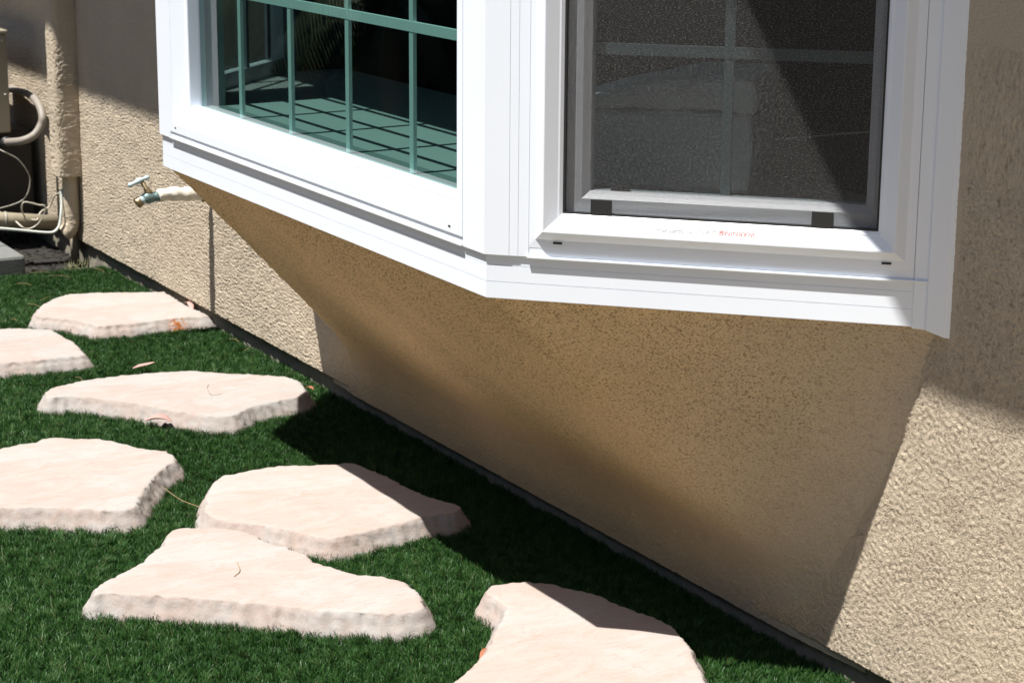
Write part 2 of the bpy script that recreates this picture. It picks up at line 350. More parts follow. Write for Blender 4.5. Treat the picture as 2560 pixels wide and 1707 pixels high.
# ------------------------------------------------------------------ bay window
bay = tag(empty('bay_window', (PX, (Y1 + Y2) / 2, .78)), 'white vinyl bay window with green tinted panes and angled screened side', 'bay window', kind='thing')
bay_inv = Matrix.Translation(bay.location).inverted()
def to_bay(o, parent=None):
    o.parent = parent or bay
    base = Vector(bay.location) if parent is None else Vector((0, 0, 0))
    if parent is None: o.matrix_parent_inverse = bay_inv
    return o
def bay_path(o, ext=0.0):
    """plan outline of the bay pushed outwards by o, from left wall end to right wall end"""
    k = o * math.tan(math.radians(22.5))
    return [(0.0 + ext, YL + ext + o / R2), (PX - o, Y1 + k), (PX - o, Y2 - k), (0.0 + ext, YR - ext - o / R2)]
def sweep(name, prof, mat, path=bay_path, **kw):
    """closed profile [(o, z)] carried round the bay outline"""
    n = len(prof); V = []; F = []
    paths = [path(o, **kw) for o, z in prof]; m = len(paths[0])
    for i in range(m):
        for j, (o, z) in enumerate(prof): V.append((*paths[j][i], z))
    for i in range(m - 1):
        for j in range(n): F.append((i*n+j, i*n+(j+1) % n, (i+1)*n+(j+1) % n, (i+1)*n+j))
    F += [tuple(range(n)), tuple((m-1)*n+j for j in range(n))]
    return fix_normals(mesh_from(name, V, F, mat))
g = .0006; d_ = .0010
apron = [(-.03, .7815), (-.001, .7815), (0, .7825), (0, .814-g), (-d_, .814-g), (-d_, .814+g), (0, .814+g), (0, .846-g), (-d_, .846-g), (-d_, .846+g), (0, .846+g), (0, .866), (-.03, .866)]
to_bay(sweep('apron_board', apron, M['vinyl']))
to_bay(sweep('head_board', [(-.05, 2.125), (.012, 2.125), (.012, 2.34), (-.05, 2.34)], M['vinyl']))
# flat cap over the bay
to_bay(prism('bay_roof', bay_path(.008)[:4], 2.342, 2.44, M['roof']))
# posts: plan polygons on the corners and against the wall
def off(p, ux, uy, nx, ny, s, o): return (p[0] + ux * s + nx * o, p[1] + uy * s + ny * o)
P1, P2 = (PX, Y1), (PX, Y2)
fr_u, fr_n = (0, -1), (-1, 0)
rt_u, rt_n = (R2, -R2), (-R2, -R2)
lf_u, lf_n = (R2, R2), (-R2, R2)
def F_(s, o): return off(P1, *fr_u, *fr_n, s, o)          # front face, s from far corner to near corner
def R_(s, o): return off(P2, *rt_u, *rt_n, s, o)          # right angled face, s from near corner to the wall
def Lf(s, o): return off(P1, *lf_u, *lf_n, s, o)          # left angled face
def mit(o): return o * math.tan(math.radians(22.5))
FL = Y1 - Y2; SL = abs(PX) / R2
def side_profile(E):
    st = [(.083, -.05), (.083, .0046), (.0625, .0046), (.0625, .0054), (.0455, .0054), (.0455, .0062)]
    return [E(s, o) for s, o in st]
def corner_plan(E, corner_pt, front_pts): return side_profile(E) + [corner_pt] + front_pts
oo = .0062
near_post = side_profile(R_) + [(PX - oo, Y2 - mit(oo)), F_(FL - .0818, oo), F_(FL - .0818, -.05)]
to_bay(prism('corner_post', near_post, .8665, 2.125, M['vinyl']))
far_post = side_profile(Lf) + [(PX - oo, Y1 + mit(oo)), F_(.0755, oo), F_(.0755, -.05)]
to_bay(prism('corner_post', far_post, .8665, 2.125, M['vinyl']))
def wall_post(E):
    pl = [E(.7930, -.03), E(.7930, .0035), E(.8175, .0035), E(.8185, .010), E(.852, .0135), E(.8645, .0115), E(.868, .002), E(.868, -.03)]
    n = len(pl); zb = [.7790, .7790, .7790, .7785, .7675, .7665, .7665, .7665]
    V = [(*p, z) for p, z in zip(pl, zb)] + [(*p, 2.36) for p in pl]
    f = [tuple(range(n)), tuple(range(n, 2*n))] + [(i, (i+1) % n, n+(i+1) % n, n+i) for i in range(n)]
    return bevel(fix_normals(mesh_from('wall_trim', V, f, M['vinyl'])), .002)
to_bay(wall_post(R_)); to_bay(wall_post(Lf))

def rect_frame(name, E, s0, s1, z0, z1, prof, mat):
    """profile [(inset, o)] mitred round the rectangle s0..s1, z0..z1 of a bay face"""
    n = len(prof); V = []; F = []
    for (a, b, c, d) in ((s0, 1, z0, 1), (s1, -1, z0, 1), (s1, -1, z1, -1), (s0, 1, z1, -1)):
        for w, o in prof: V.append((*E(a + b * w, o), c + d * w))
    for i in range(4):
        for j in range(n): F.append((i*n+j, i*n+(j+1) % n, ((i+1) % 4)*n+(j+1) % n, ((i+1) % 4)*n+j))
    return fix_normals(mesh_from(name, V, F, mat))
def face_box(name, E, s0, s1, o0, o1, z0, z1, mat):
    pl = [E(s0, o0), E(s1, o0), E(s1, o1), E(s0, o1)]
    return prism(name, pl, z0, z1, mat)
def pane(name, E, s0, s1, z0, z1, o, mat, uv=False):
    ob = mesh_from(name, [(*E(s0, o), z0), (*E(s1, o), z0), (*E(s1, o), z1), (*E(s0, o), z1)], [(0, 1, 2, 3)], mat)
    if uv:
        l = ob.data.uv_layers.new(name='UVMap'); w, h = s1 - s0, z1 - z0
        for k, c in enumerate(((0, 0), (w, 0), (w, h), (0, h))): l.data[k].uv = c
    return ob

ZT = 2.12
# --- picture window on the front face
FS0, FS1 = .0762, FL - .0822
pw = to_bay(rect_frame('picture_window', F_, FS0, FS1, .884, ZT,
    [(0, -.07), (0, .0045), (.0008, .0075), (.022, .0075), (.0232, .0058), (.056, -.022), (.0575, -.0205), (.0655, -.0235), (.0665, -.026), (.0665, -.052), (.0645, -.07)], M['vinyl']))
def sub(o, p):                      # child of a part that already sits under the bay
    o.parent = p; o.matrix_parent_inverse = bay_inv @ Matrix.Identity(4) if False else Matrix.Identity(4)
    return o
sub(face_box('sill_strip', F_, FS0, FS1, -.05, .0045, .8668, .884, M['vinyl']), pw)
sub(face_box('drip_fin', F_, FS0 + .003, FS1 - .001, .0046, .0098, .8668, .8700, M['vinyl']), pw)
GO = -.056                           # depth of the glass
sub(pane('glass_pane', F_, FS0 + .0655, FS1 - .0655, .884 + .0655, ZT - .0655, GO, M['glass']), pw)
zt = ZT - .067; fz0 = .884 + .067
hz = [1.2395, 1.536, 1.833]
for z in hz: sub(face_box('muntin_bar', F_, FS0 + .067, FS1 - .067, GO - .0160, GO - .0060, z, z + .0205, M['muntin']), pw)
edges = [fz0] + [z for h in hz for z in (h, h + .0205)] + [zt]
for y in (4.705, 4.405, 4.095, 3.787):
    s = Y1 - y
    for a, b in zip(edges[0::2], edges[1::2]):
        sub(face_box('muntin_bar', F_, s - .009, s + .009, GO - .0150, GO - .0070, a, b, M['muntin']), pw)
sub(rect_frame('inner_frame', F_, FS0 + .036, FS1 - .036, .884 + .036, ZT - .036, [(0, -.071), (0, -.12), (.029, -.12), (.029, -.071)], M['inner_vinyl_shaded']), pw)
for y in (4.972, 3.487): sub(face_box('weep_hole', F_, Y1 - y - .0045, Y1 - y + .0045, .0074, .0079, .8945, .8985, M['slot']), pw)

# --- angled side windows (the right one carries the insect screen)
def side_window(E, with_label):
    a, b = .0795, .7925
    w = to_bay(rect_frame('side_window', E, a, b, .884, ZT,
        [(0, -.07), (0, .0035), (.0165, .0045), (.033, .0185), (.0355, .0185), (.058, .0035), (.0612, .0025), (.0665, -.002), (.0665, -.07)], M['vinyl']))
    sub(face_box('sill_strip', E, a, b, -.05, .0030, .8668, .884, M['vinyl']), w)
    sub(face_box('drip_fin', E, a + .001, b + .024, .0031, .0085, .8645, .8680, M['vinyl']), w)
    s0, s1, z0, z1 = a + .0668, b - .0668, .884 + .0668, ZT - .0668
    sub(rect_frame('screen_spline', E, s0, s1, z0, z1, [(0, -.012), (0, -.003), (.0035, -.003), (.0035, -.012)], M['black']), w)
    sub(pane('insect_screen', E, s0 + .0037, s1 - .0037, z0 + .0037, z1 - .0037, -.0065, M['screen'], uv=True), w)
    sub(rect_frame('sash', E, s0 + .001, s1 + .018, z0 - .003, z1, [(0, -.062), (0, -.018), (.030, -.020), (.038, -.026), (.044, -.030), (.044, -.062)], M['sash']), w)
    gs0, gs1, gz0, gz1 = s0 + .0448, s1 - .0262, z0 + .0408, z1 - .044
    sub(pane('glass_pane', E, gs0, gs1, gz0, gz1, -.044, M['side_glass']), w)
    sm = .4395
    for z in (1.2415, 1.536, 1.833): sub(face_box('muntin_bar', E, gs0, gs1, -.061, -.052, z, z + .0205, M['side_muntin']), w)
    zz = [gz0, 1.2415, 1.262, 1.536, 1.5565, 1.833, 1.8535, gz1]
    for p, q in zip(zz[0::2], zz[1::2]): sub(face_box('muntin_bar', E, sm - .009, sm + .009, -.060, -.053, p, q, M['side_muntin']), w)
    for s in (.219, .626): sub(face_box('screen_clip', E, s - .0195, s + .0195, -.0055, -.0012, z0 + .001, z0 + .029, M['black']), w)
    sub(face_box('latch', E, .229, .264, -.0435, -.036, gz0 + .0005, gz0 + .011, M['black']), w)
    for s in (.139, .7435): sub(face_box('weep_hole', E, s - .0085, s + .0085, .0035, .0058, .8935, .8972, M['slot']), w)
    return w
sw = side_window(R_, True)
sw2 = side_window(Lf, False)
# printed warning sticker, upside down on the sloping sash face
A0 = Vector((*R_(0, .0185), .884 + .0355)); A1 = Vector((*R_(0, .0035), .884 + .058))
eu = Vector((*rt_u, 0)); ev = (A1 - A0).normalized(); en = eu.cross(ev).normalized()
if en.dot(Vector((*rt_n, 0))) < 0: en = -en
def slope_pt(s, v, h=0): return A0 + eu * s + ev * v + en * h
SLW = (A1 - A0).length
st = mesh_from('warning_sticker', [slope_pt(s, v, .0004) for s, v in ((.372, .0085), (.515, .0085), (.515, SLW - .0008), (.372, SLW - .0008))], [(0, 1, 2, 3)], M['sticker']); sub(st, sw)
def print_text(name, body, size, s_right, v_top, mat, line=1.0):
    cu = bpy.data.curves.new(name, 'FONT'); cu.body = body; cu.size = size; cu.align_x = 'LEFT'; cu.align_y = 'TOP'; cu.space_line = line; cu.resolution_u = 3; cu.offset = size * .03
    t = bpy.data.objects.new(name, cu); col.objects.link(t); dg = bpy.context.evaluated_depsgraph_get(); dg.update()
    me = bpy.data.meshes.new_from_object(t.evaluated_get(dg)); bpy.data.objects.remove(t)
    # text x runs towards the near corner, text y down towards the house top: upside down for the viewer
    R = Matrix((( -eu.x, -ev.x, en.x), (-eu.y, -ev.y, en.y), (-eu.z, -ev.z, en.z))).to_4x4()
    me.transform(Matrix.Translation(slope_pt(s_right, v_top, .0008)) @ R); me.materials.clear(); me.materials.append(mat)
    o = bpy.data.objects.new(name, me); col.objects.link(o); sub(o, sw); return o
print_text('warning_text', 'WARNING', .0135, .508, .0100, M['red_print'])
print_text('small_print', 'WINDOW AND DOOR SCREENS ARE INTENDED ONLY TO\nEXCLUDE INSECTS AND ARE NOT DESIGNED TO RESTRAIN\nCHILDREN OR ANIMALS.', .0046, .449, .0104, M['grey_print'], .82)
sub(mesh_from('print_rule', [slope_pt(s, v, .0008) for s, v in ((.4525, .010), (.4533, .010), (.4533, .0225), (.4525, .0225))], [(0, 1, 2, 3)], M['grey_print']), sw)

# window seat inside the bay
inner = [(.14, YL - .12), (0.0, YL - .12), (PX + .060, Y1 - .025), (PX + .060, Y2 + .025), (0.0, YR + .12), (.14, YR + .12)]
to_bay(prism('window_seat', inner, .915, .9485, M['seat']))
to_bay(prism('seat_base', [(.02, YL - .14), (PX + .06, Y1 - .03), (PX + .06, Y2 + .03), (.02, YR + .14)], .80, .913, M['seat']))

# ------------------------------------------------------------------ stucco skirt that carries the bay
def skirt():
    ts = np.linspace(0, 1.22, 200); rows = []
    NS = 560
    for t in ts:
        tc = min(t, 1.0); w = .030
        xl = -.592 * (1 - t); x = -(w * math.log(1 + math.exp(-xl / w))) if -xl / w < 30 else xl
        z = .786 - .600 * t
        yl = 5.088 + (5.235 - 5.088) * tc; yr = 3.356 + (3.20 - 3.356) * tc
        yL = (YL - .008) + (5.30 - YL) * tc; yR = (YR + .008) + (3.06 - YR) * tc
        pl = np.array([(.010, yL + .10), (.006, yL), (x, yl), (x, yr), (.005, yR), (.014, yR - .16)])
        seg = np.hypot(*np.diff(pl, axis=0).T); cum = np.concatenate([[0], np.cumsum(seg)]); u = np.linspace(0, cum[-1], NS)
        P = np.stack([np.interp(u, cum, pl[:, 0]), np.interp(u, cum, pl[:, 1])], 1)
        # round the ridges a little more towards the bottom and towards the near side
        du = cum[-1] / NS
        def smooth(P, sig):
            k = int(4 * sig / du) + 1; kk = np.exp(-.5 * (np.arange(-k, k + 1) * du / sig) ** 2); kk /= kk.sum()
            Q = np.pad(P, ((k, k), (0, 0)), 'edge'); return np.stack([np.convolve(Q[:, c], kk, 'valid') for c in (0, 1)], 1)
        g_ = smoothstep(0, .35, t)
        A = smooth(P, .004 + .012 * g_); B = smooth(P, .004 + .055 * g_)
        m = smoothstep(cum[2] + .3, cum[3] - .2, u)[:, None] * np.ones((1, 2))
        P = A * (1 - m) + B * m
        rows.append(np.concatenate([P, np.full((NS, 1), z)], 1))
    G = np.array(rows); du_ = np.gradient(G, axis=1); dt_ = np.gradient(G, axis=0); Nn = np.cross(du_, dt_); Nn /= np.linalg.norm(Nn, axis=-1, keepdims=True) + 1e-12
    Nn *= np.sign(-(Nn[..., 0:1]) + 1e-9)
    H = stucco(G[..., 1] + .31, ts[:, None] * .86 + .17) * (1.0 - .25 * smoothstep(.8, 1.1, ts))[:, None]
    G = G + Nn * H[..., None]
    S_ = np.linspace(0, 1, NS)[None, :]; T_ = ts[:, None]
    D = smoothstep(1.02, .62, T_) * smoothstep(1.0, .90, S_ + .08 * np.clip(T_, 0, 1)) * (.55 + .45 * smoothstep(.6, .05, T_)) + .25 * smoothstep(1.1, .8, T_)  # painted fleck shade, strongest just below the apron board
    WM = (1 - .12 * smoothstep(.8, 1.05, T_)) * smoothstep(.985, .76, S_ + .05 * np.clip(T_, 0, 1)) * smoothstep(.0, .12, S_)  # painted bounce light over the skirt, fading at both ends
    nt_, ns_ = G.shape[:2]; i, j = np.meshgrid(np.arange(nt_ - 1), np.arange(ns_ - 1), indexing='ij'); i = i.ravel(); j = j.ravel()
    return G.reshape(-1, 3), D.reshape(-1), WM.reshape(-1), np.stack([i*ns_+j, (i+1)*ns_+j, (i+1)*ns_+j+1, i*ns_+j+1], 1)
V, D, WM, F = skirt(); sk = to_bay(big_mesh('stucco_skirt', V, F, M['skirt'])); painted_shading(sk, D); painted_shading(sk, WM, 'painted_bounce')

# ------------------------------------------------------------------ made-up layered form for an unidentified pale shape behind the screen
bl = tag(empty('pale_form', (-.20, 3.45, .949)), 'thick pale made-up form on the window seat, dim behind the insect screen', 'pale_form')
e1 = Vector((R2, -R2, 0)); e2 = Vector((R2, R2, 0)); B0 = Vector((-.083, 3.238, 0))
def pale_form(z0, z1, ext, w, sag, seed):
    r = random.Random(seed); V = []; F = []; nu, nc = 60, 28
    for i in range(nu):
        s = i / (nu - 1); along = ext - s * w
        endr = min(1, math.sqrt(max(0, 1 - max(0, (.025 - s) / .025) ** 2)) + .25)
        top = z1 + sag * (-.9 * s + .5 * math.sin(3.3 * s + .4)) ; zc = (z0 + top) / 2; hz_ = (top - z0) / 2 * endr
        for k in range(nc):
            a = 2 * math.pi * k / nc; c, t = math.cos(a), math.sin(a); p = 12
            y = .145 + .15 * math.copysign(abs(c) ** (2 / p), c) + .004 * math.sin(9 * s + seed); z = zc + hz_ * math.copysign(abs(t) ** (2 / p), t) + .0025 * math.sin(17 * s + 3 * a + seed)
            q = B0 + e1 * along + e2 * y; V.append((q.x, q.y, z))
    for i in range(nu - 1):
        for k in range(nc): F.append((i*nc+k, i*nc+(k+1) % nc, (i+1)*nc+(k+1) % nc, (i+1)*nc+k))
    F += [tuple(range(nc))[::-1], tuple((nu-1)*nc+k for k in range(nc))]
    o = mesh_from('pale_form_layer', V, F, M['pale_form'], smooth=True); o.parent = bl; o.matrix_parent_inverse = Matrix.Translation(bl.location).inverted()
pale_form(.9495, 1.112, .004, .41, .006, 1); pale_form(1.1123, 1.166, .010, .41, .050, 5)

# ------------------------------------------------------------------ hedge and palms across the yard (seen mirrored in the glass)
hd_ = tag(empty('hedge', (-4.2, 6, 0)), 'dark green hedge across the yard, mirrored in the window glass', 'hedge')
def at_hedge(o): o.parent = hd_; o.matrix_parent_inverse = Matrix.Translation(hd_.location).inverted(); return o
at_hedge(box('hedge_core', (-4.7, -6, -.02), (-4.0, 18, 2.75), M['leaf_dark']))
def leaf_cloud(name, C, size, seed, mat):
    r = np.random.default_rng(seed); n = len(C); d = r.standard_normal((n, 3)); d /= np.linalg.norm(d, axis=1, keepdims=True); e = np.cross(d, r.standard_normal((n, 3))); e /= np.linalg.norm(e, axis=1, keepdims=True)
    s = size * r.uniform(.6, 1.4, (n, 1)); V = np.stack([C - d * s, C + e * s * .45, C + d * s, C - e * s * .45], 1).reshape(-1, 3)
    return big_mesh(name, V, np.arange(4 * n).reshape(-1, 4), mat, smooth=False)
Ch = np.stack([-4.0 + np.abs(rng.normal(0, .13, 11000)) - .02, rng.uniform(-6, 18, 11000), rng.uniform(0, 2.95, 11000)], 1)
tag(at_hedge(leaf_cloud('leaves', Ch, .055, 3, M['leaf_dark'])), kind='stuff')
def palm(x, y, h, seed, label):
    r = random.Random(seed); p = tag(empty('palm', (x, y, 0)), label, 'palm', 'palms across the yard')
    tr_ = tube('trunk', [(x, y, -.03), (x + .03, y, h * .5), (x, y + .02, h)], [.085, .07, .06], M['needle'], sides=10); tr_.parent = p; tr_.matrix_parent_inverse = Matrix.Translation(p.location).inverted()
    for k in range(13):
        a = 2 * math.pi * k / 13 + r.uniform(-.2, .2); L = r.uniform(.75, 1.05); up = r.uniform(.1, .75); pts_ = []
        for i in range(9):
            t = i / 8; rr = L * t * (1 - .18 * t); pts_.append(Vector((x + math.cos(a) * rr, y + math.sin(a) * rr, h + up * L * t - (.55 + up * .8) * L * t * t)))
        V, F = tube_data(pts_, [.008 * (1 - .8 * i / 8) for i in range(9)], 4)
        for i in range(1, 40):
            t = i / 40; q = t * 8; j = min(7, int(q)); c = pts_[j].lerp(pts_[j+1], q - j); tg = (pts_[j+1] - pts_[j]).normalized(); sd = tg.cross(Vector((0, 0, 1))).normalized()
            ll = .30 * math.sin(math.pi * (.12 + .85 * t)) + .03
            for sg in (-1, 1):
                tip = c + sd * sg * ll * .75 + tg * ll * .5 - Vector((0, 0, ll * .35)); k0 = len(V); w = tg * .009
                V += [c - w, c + w, tip]; F.append((k0, k0 + 1, k0 + 2))
        f = mesh_from('frond', V, F, M['leaf_light']); f.parent = p; f.matrix_parent_inverse = Matrix.Translation(p.location).inverted()
palm(-3.55, 9.9, .75, 1, 'low palm with arching fronds, its image nearest the right of the big pane'); palm(-3.7, 11.3, .9, 2, 'palm with arching fronds mirrored mid pane'); palm(-3.6, 12.7, .6, 3, 'short palm with fronds mirrored at the left of the big pane')

# ------------------------------------------------------------------ stepping stones
STONES = {
'A': (0.052, [(-0.506,6.638), (-0.451,6.763), (-0.364,6.863), (-0.311,6.896), (-0.220,6.878), (-0.115,6.829), (0.002,6.777), (0.000,6.688), (-0.007,6.588), (-0.003,6.486), (0.007,6.382), (-0.000,6.355), (-0.046,6.374), (-0.132,6.381), (-0.216,6.376), (-0.273,6.379), (-0.340,6.382), (-0.369,6.382), (-0.381,6.431), (-0.408,6.504), (-0.447,6.562), (-0.493,6.598)]),  # c [-0.23  6.57] ext [0.51 0.54]
'B': (0.052, [(-0.829,6.489), (-0.766,6.520), (-0.710,6.525), (-0.660,6.509), (-0.610,6.490), (-0.565,6.454), (-0.522,6.431), (-0.511,6.360), (-0.514,6.298), (-0.504,6.242), (-0.509,6.170), (-0.517,6.102), (-0.525,6.039), (-0.557,6.046), (-0.594,6.047), (-0.634,6.054), (-0.688,6.050), (-0.737,6.060), (-0.788,6.064), (-0.843,6.086), (-0.885,6.178), (-0.883,6.343)]),  # c [-0.65  6.25] ext [0.38 0.49]
'C': (0.055, [(-0.787,5.630), (-0.760,5.691), (-0.722,5.724), (-0.675,5.730), (-0.643,5.750), (-0.555,5.753), (-0.483,5.748), (-0.424,5.739), (-0.346,5.720), (-0.300,5.702), (-0.251,5.647), (-0.206,5.612), (-0.157,5.575), (-0.106,5.530), (-0.080,5.501), (-0.073,5.432), (-0.096,5.349), (-0.104,5.308), (-0.145,5.280), (-0.189,5.275), (-0.246,5.265), (-0.303,5.252), (-0.353,5.214), (-0.380,5.186), (-0.443,5.214), (-0.475,5.260), (-0.522,5.333), (-0.551,5.388), (-0.588,5.451), (-0.632,5.511), (-0.687,5.570), (-0.726,5.601), (-0.775,5.603)]),  # c [-0.42  5.5 ] ext [0.71 0.57]
'D': (0.058, [(-1.248,4.979), (-1.174,5.099), (-1.101,5.159), (-1.042,5.179), (-1.013,5.189), (-0.970,5.195), (-0.949,5.190), (-0.914,5.215), (-0.890,5.219), (-0.844,5.177), (-0.785,5.145), (-0.752,5.093), (-0.729,5.037), (-0.714,5.003), (-0.664,4.951), (-0.663,4.904), (-0.678,4.858), (-0.708,4.833), (-0.755,4.778), (-0.794,4.720), (-0.839,4.654), (-0.869,4.595), (-0.899,4.546), (-0.925,4.542), (-0.974,4.572), (-1.041,4.620), (-1.098,4.661), (-1.146,4.679), (-1.179,4.704), (-1.235,4.720), (-1.268,4.824)]),  # c [-0.93  4.9 ] ext [0.6  0.68]
'E': (0.058, [(-0.767,4.431), (-0.715,4.555), (-0.662,4.646), (-0.623,4.687), (-0.560,4.695), (-0.496,4.703), (-0.450,4.695), (-0.379,4.662), (-0.326,4.644), (-0.284,4.639), (-0.274,4.594), (-0.264,4.536), (-0.253,4.458), (-0.254,4.407), (-0.243,4.332), (-0.235,4.278), (-0.208,4.225), (-0.203,4.184), (-0.238,4.156), (-0.283,4.162), (-0.331,4.160), (-0.398,4.142), (-0.445,4.140), (-0.507,4.130), (-0.556,4.121), (-0.596,4.143), (-0.615,4.188), (-0.641,4.228), (-0.674,4.281), (-0.711,4.328), (-0.750,4.367)]),  # c [-0.45  4.38] ext [0.56 0.58]
'F': (0.058, [(-1.174,4.050), (-1.145,4.090), (-1.091,4.130), (-1.012,4.183), (-0.966,4.240), (-0.929,4.267), (-0.906,4.318), (-0.880,4.357), (-0.845,4.364), (-0.806,4.338), (-0.769,4.320), (-0.736,4.279), (-0.718,4.243), (-0.717,4.182), (-0.699,4.147), (-0.671,4.073), (-0.672,3.999), (-0.654,3.957), (-0.632,3.901), (-0.592,3.861), (-0.559,3.820), (-0.552,3.770), (-0.556,3.719), (-0.580,3.647), (-0.604,3.626), (-0.652,3.633), (-0.689,3.660), (-0.747,3.699), (-0.803,3.743), (-0.836,3.782), (-0.889,3.833), (-0.923,3.859), (-0.943,3.884), (-1.000,3.930), (-1.058,3.973), (-1.116,4.016), (-1.147,4.039)]),  # c [-0.82  4.  ] ext [0.62 0.74]
'G': (0.06, [(-0.439,3.647), (-0.411,3.683), (-0.379,3.684), (-0.328,3.674), (-0.288,3.643), (-0.259,3.584), (-0.227,3.532), (-0.221,3.461), (-0.207,3.403), (-0.189,3.353), (-0.189,3.297), (-0.206,3.235), (-0.219,3.189), (-0.249,3.131), (-0.267,3.083), (-0.293,3.028), (-0.326,2.964), (-0.393,2.908), (-0.472,2.900), (-0.579,2.947), (-0.696,3.023), (-0.782,3.107), (-0.782,3.198), (-0.723,3.259), (-0.667,3.301), (-0.604,3.354), (-0.552,3.415), (-0.499,3.480), (-0.468,3.512), (-0.438,3.558), (-0.434,3.596)]),  # c [-0.41  3.33] ext [0.59 0.78]
}
STONE_LABEL = {
 'A': 'flat pink stepping stone with a rust stain, touching the wall near the faucet',
 'B': 'half visible pink stepping stone at the left edge, just below the rust stained stone',
 'C': 'long pale stepping stone with a chiselled pointed front, bent pine needle lying on top',
 'D': 'large thick pink stepping stone at left with a rough shadowed right side',
 'E': 'broad pale stepping stone whose far right corner lies in the bay window shadow',
 'F': 'boot shaped pink stepping stone in front, one long straight front edge',
 'G': 'big pale stepping stone at the bottom edge, crossed by a bent window shadow',
}
STONE_A = band_noise(.012, .040, 21); STONE_B = band_noise(.006, .013, 22)
def band_at(T, u, v):
    x = np.asarray(u) / TILE * N_TEX; y = np.full_like(x, float(v) / TILE * N_TEX); i0 = np.floor(x).astype(int); a = x - i0
    j = int(math.floor(y[0])) % N_TEX; return (1 - a) * T[j, i0 % N_TEX] + a * T[j, (i0 + 1) % N_TEX]
def lowfreq(n, waves, seed):
    r = np.random.default_rng(seed); t = np.linspace(0, 2 * np.pi, n, endpoint=False); out = np.zeros(n)
    for k in range(waves[0], waves[1]): out += r.standard_normal() * np.cos(k * t + r.random() * 6.28) / math.sqrt(waves[1] - waves[0])
    return out
def make_stone(key, zt, pts, seed):
    P = np.array(pts); P[:, 0] = np.minimum(P[:, 0], .012)
    c = P.mean(0); Q = np.vstack([P, P[:1]]); seg = np.hypot(*np.diff(Q, axis=0).T); cum = np.concatenate([[0], np.cumsum(seg)])
    n = int(cum[-1] / .0075); u = np.linspace(0, cum[-1], n, endpoint=False)
    O = np.stack([np.interp(u, cum, Q[:, 0]), np.interp(u, cum, Q[:, 1])], 1)
    def per(A, s):
        k = int(4 * s) + 1; kk = np.exp(-.5 * (np.arange(-k, k + 1) / s) ** 2); kk /= kk.sum()
        B = np.pad(A, ((k, k), (0, 0)), 'wrap'); return np.stack([np.convolve(B[:, i], kk, 'valid') for i in range(A.shape[1])], 1)
    O = per(O, 1.3)
    T = np.roll(O, -1, 0) - np.roll(O, 1, 0); T /= np.linalg.norm(T, axis=1, keepdims=True); Nn = np.stack([T[:, 1], -T[:, 0]], 1)
    if ((O + Nn * .01 - c) ** 2).sum() < ((O - c) ** 2).sum(): Nn = -Nn
    Nn = per(Nn, 3.0); Nn /= np.linalg.norm(Nn, axis=1, keepdims=True)
    r = np.random.default_rng(seed); L = cum[-1]
    O = O + Nn * (.0016 * lowfreq(n, (int(L / .12), int(L / .03)), seed))[:, None]
    levels = [(.030, -.025), (.0265, .004), (.0235, .012), (.0205, .018), (.0170, .024), (.0135, .030), (.0098, .0355), (.0062, zt - .0135), (.0026, zt - .0080), (-.0002, zt - .0040), (-.0030, zt - .0016), (-.0065, zt - .0006), (-.010, zt - .0001), (-.022, zt)]
    chis = [lowfreq(n, (int(L / .16), int(L / .022)), seed * 31 + q) for q in range(3)]
    sc = np.abs(lowfreq(n, (int(L / .3), int(L / .035)), seed * 17 + 5)) ** 1.5
    rings = []
    for li, (o, z) in enumerate(levels):
        f = li / (len(levels) - 1); side = float(smoothstep(1.0, .55, np.array(f)))
        mixn = chis[0] * (1 - f) + chis[1] * f + .5 * chis[2] * math.cos(3 * f)
        w2 = band_at(STONE_A, u + .55 * z, z * .8 + seed * .137); w3 = band_at(STONE_B, u * .8 + .9 * z, z + seed * .31)
        off_ = o + side * (.0009 * mixn + .0011 * np.tanh(1.4 * w2) + .00042 * w3) + (1 - side) * (f < .93) * .0006 * w3 - (.0034 * sc) * float(np.exp(-((f - .55) / .22) ** 2)) * .8
        fine = .0004 * r.standard_normal(n) + .0006 * r.standard_normal(n) * side
        zz = z + (.0016 * chis[2] * float(np.exp(-((f - .6) / .25) ** 2)) if 0 < li < len(levels) - 1 else 0) * np.ones(n)
        rings.append(np.column_stack([O + Nn * (off_ + fine)[:, None], zz]))
    V = np.concatenate(rings); F = []
    for a in range(len(levels) - 1):
        for i in range(n): F.append((a*n+i, a*n+(i+1) % n, (a+1)*n+(i+1) % n, (a+1)*n+i))
    inner = rings[-1][:, :2]; grid = []
    x0, y0 = inner.min(0); x1, y1 = inner.max(0)
    def inside(p):
        x, y = p; res = False; j = n - 1
        X, Y = inner[:, 0], inner[:, 1]; Xj, Yj = np.roll(X, 1), np.roll(Y, 1)
        cr = ((Y > y) != (Yj > y)) & (x < (Xj - X) * (y - Y) / (Yj - Y + 1e-15) + X); return cr.sum() % 2 == 1
    for gx in np.arange(x0, x1, .017):
        for gy in np.arange(y0, y1, .017):
            p = (gx + r.uniform(-.004, .004), gy + r.uniform(-.004, .004))
            if inside(p) and ((inner - np.array(p)) ** 2).sum(1).min() > .011 ** 2: grid.append(p)
    allp = [Vector(p) for p in inner] + [Vector(p) for p in grid]
    res = delaunay_2d_cdt(allp, [(i, (i + 1) % n) for i in range(n)], [tuple(range(n))], 1, 1e-6)
    ov, _, of, orig = res[0], res[1], res[2], res[3]
    idx = []; topV = []
    ph = r.random(6) * 6.28
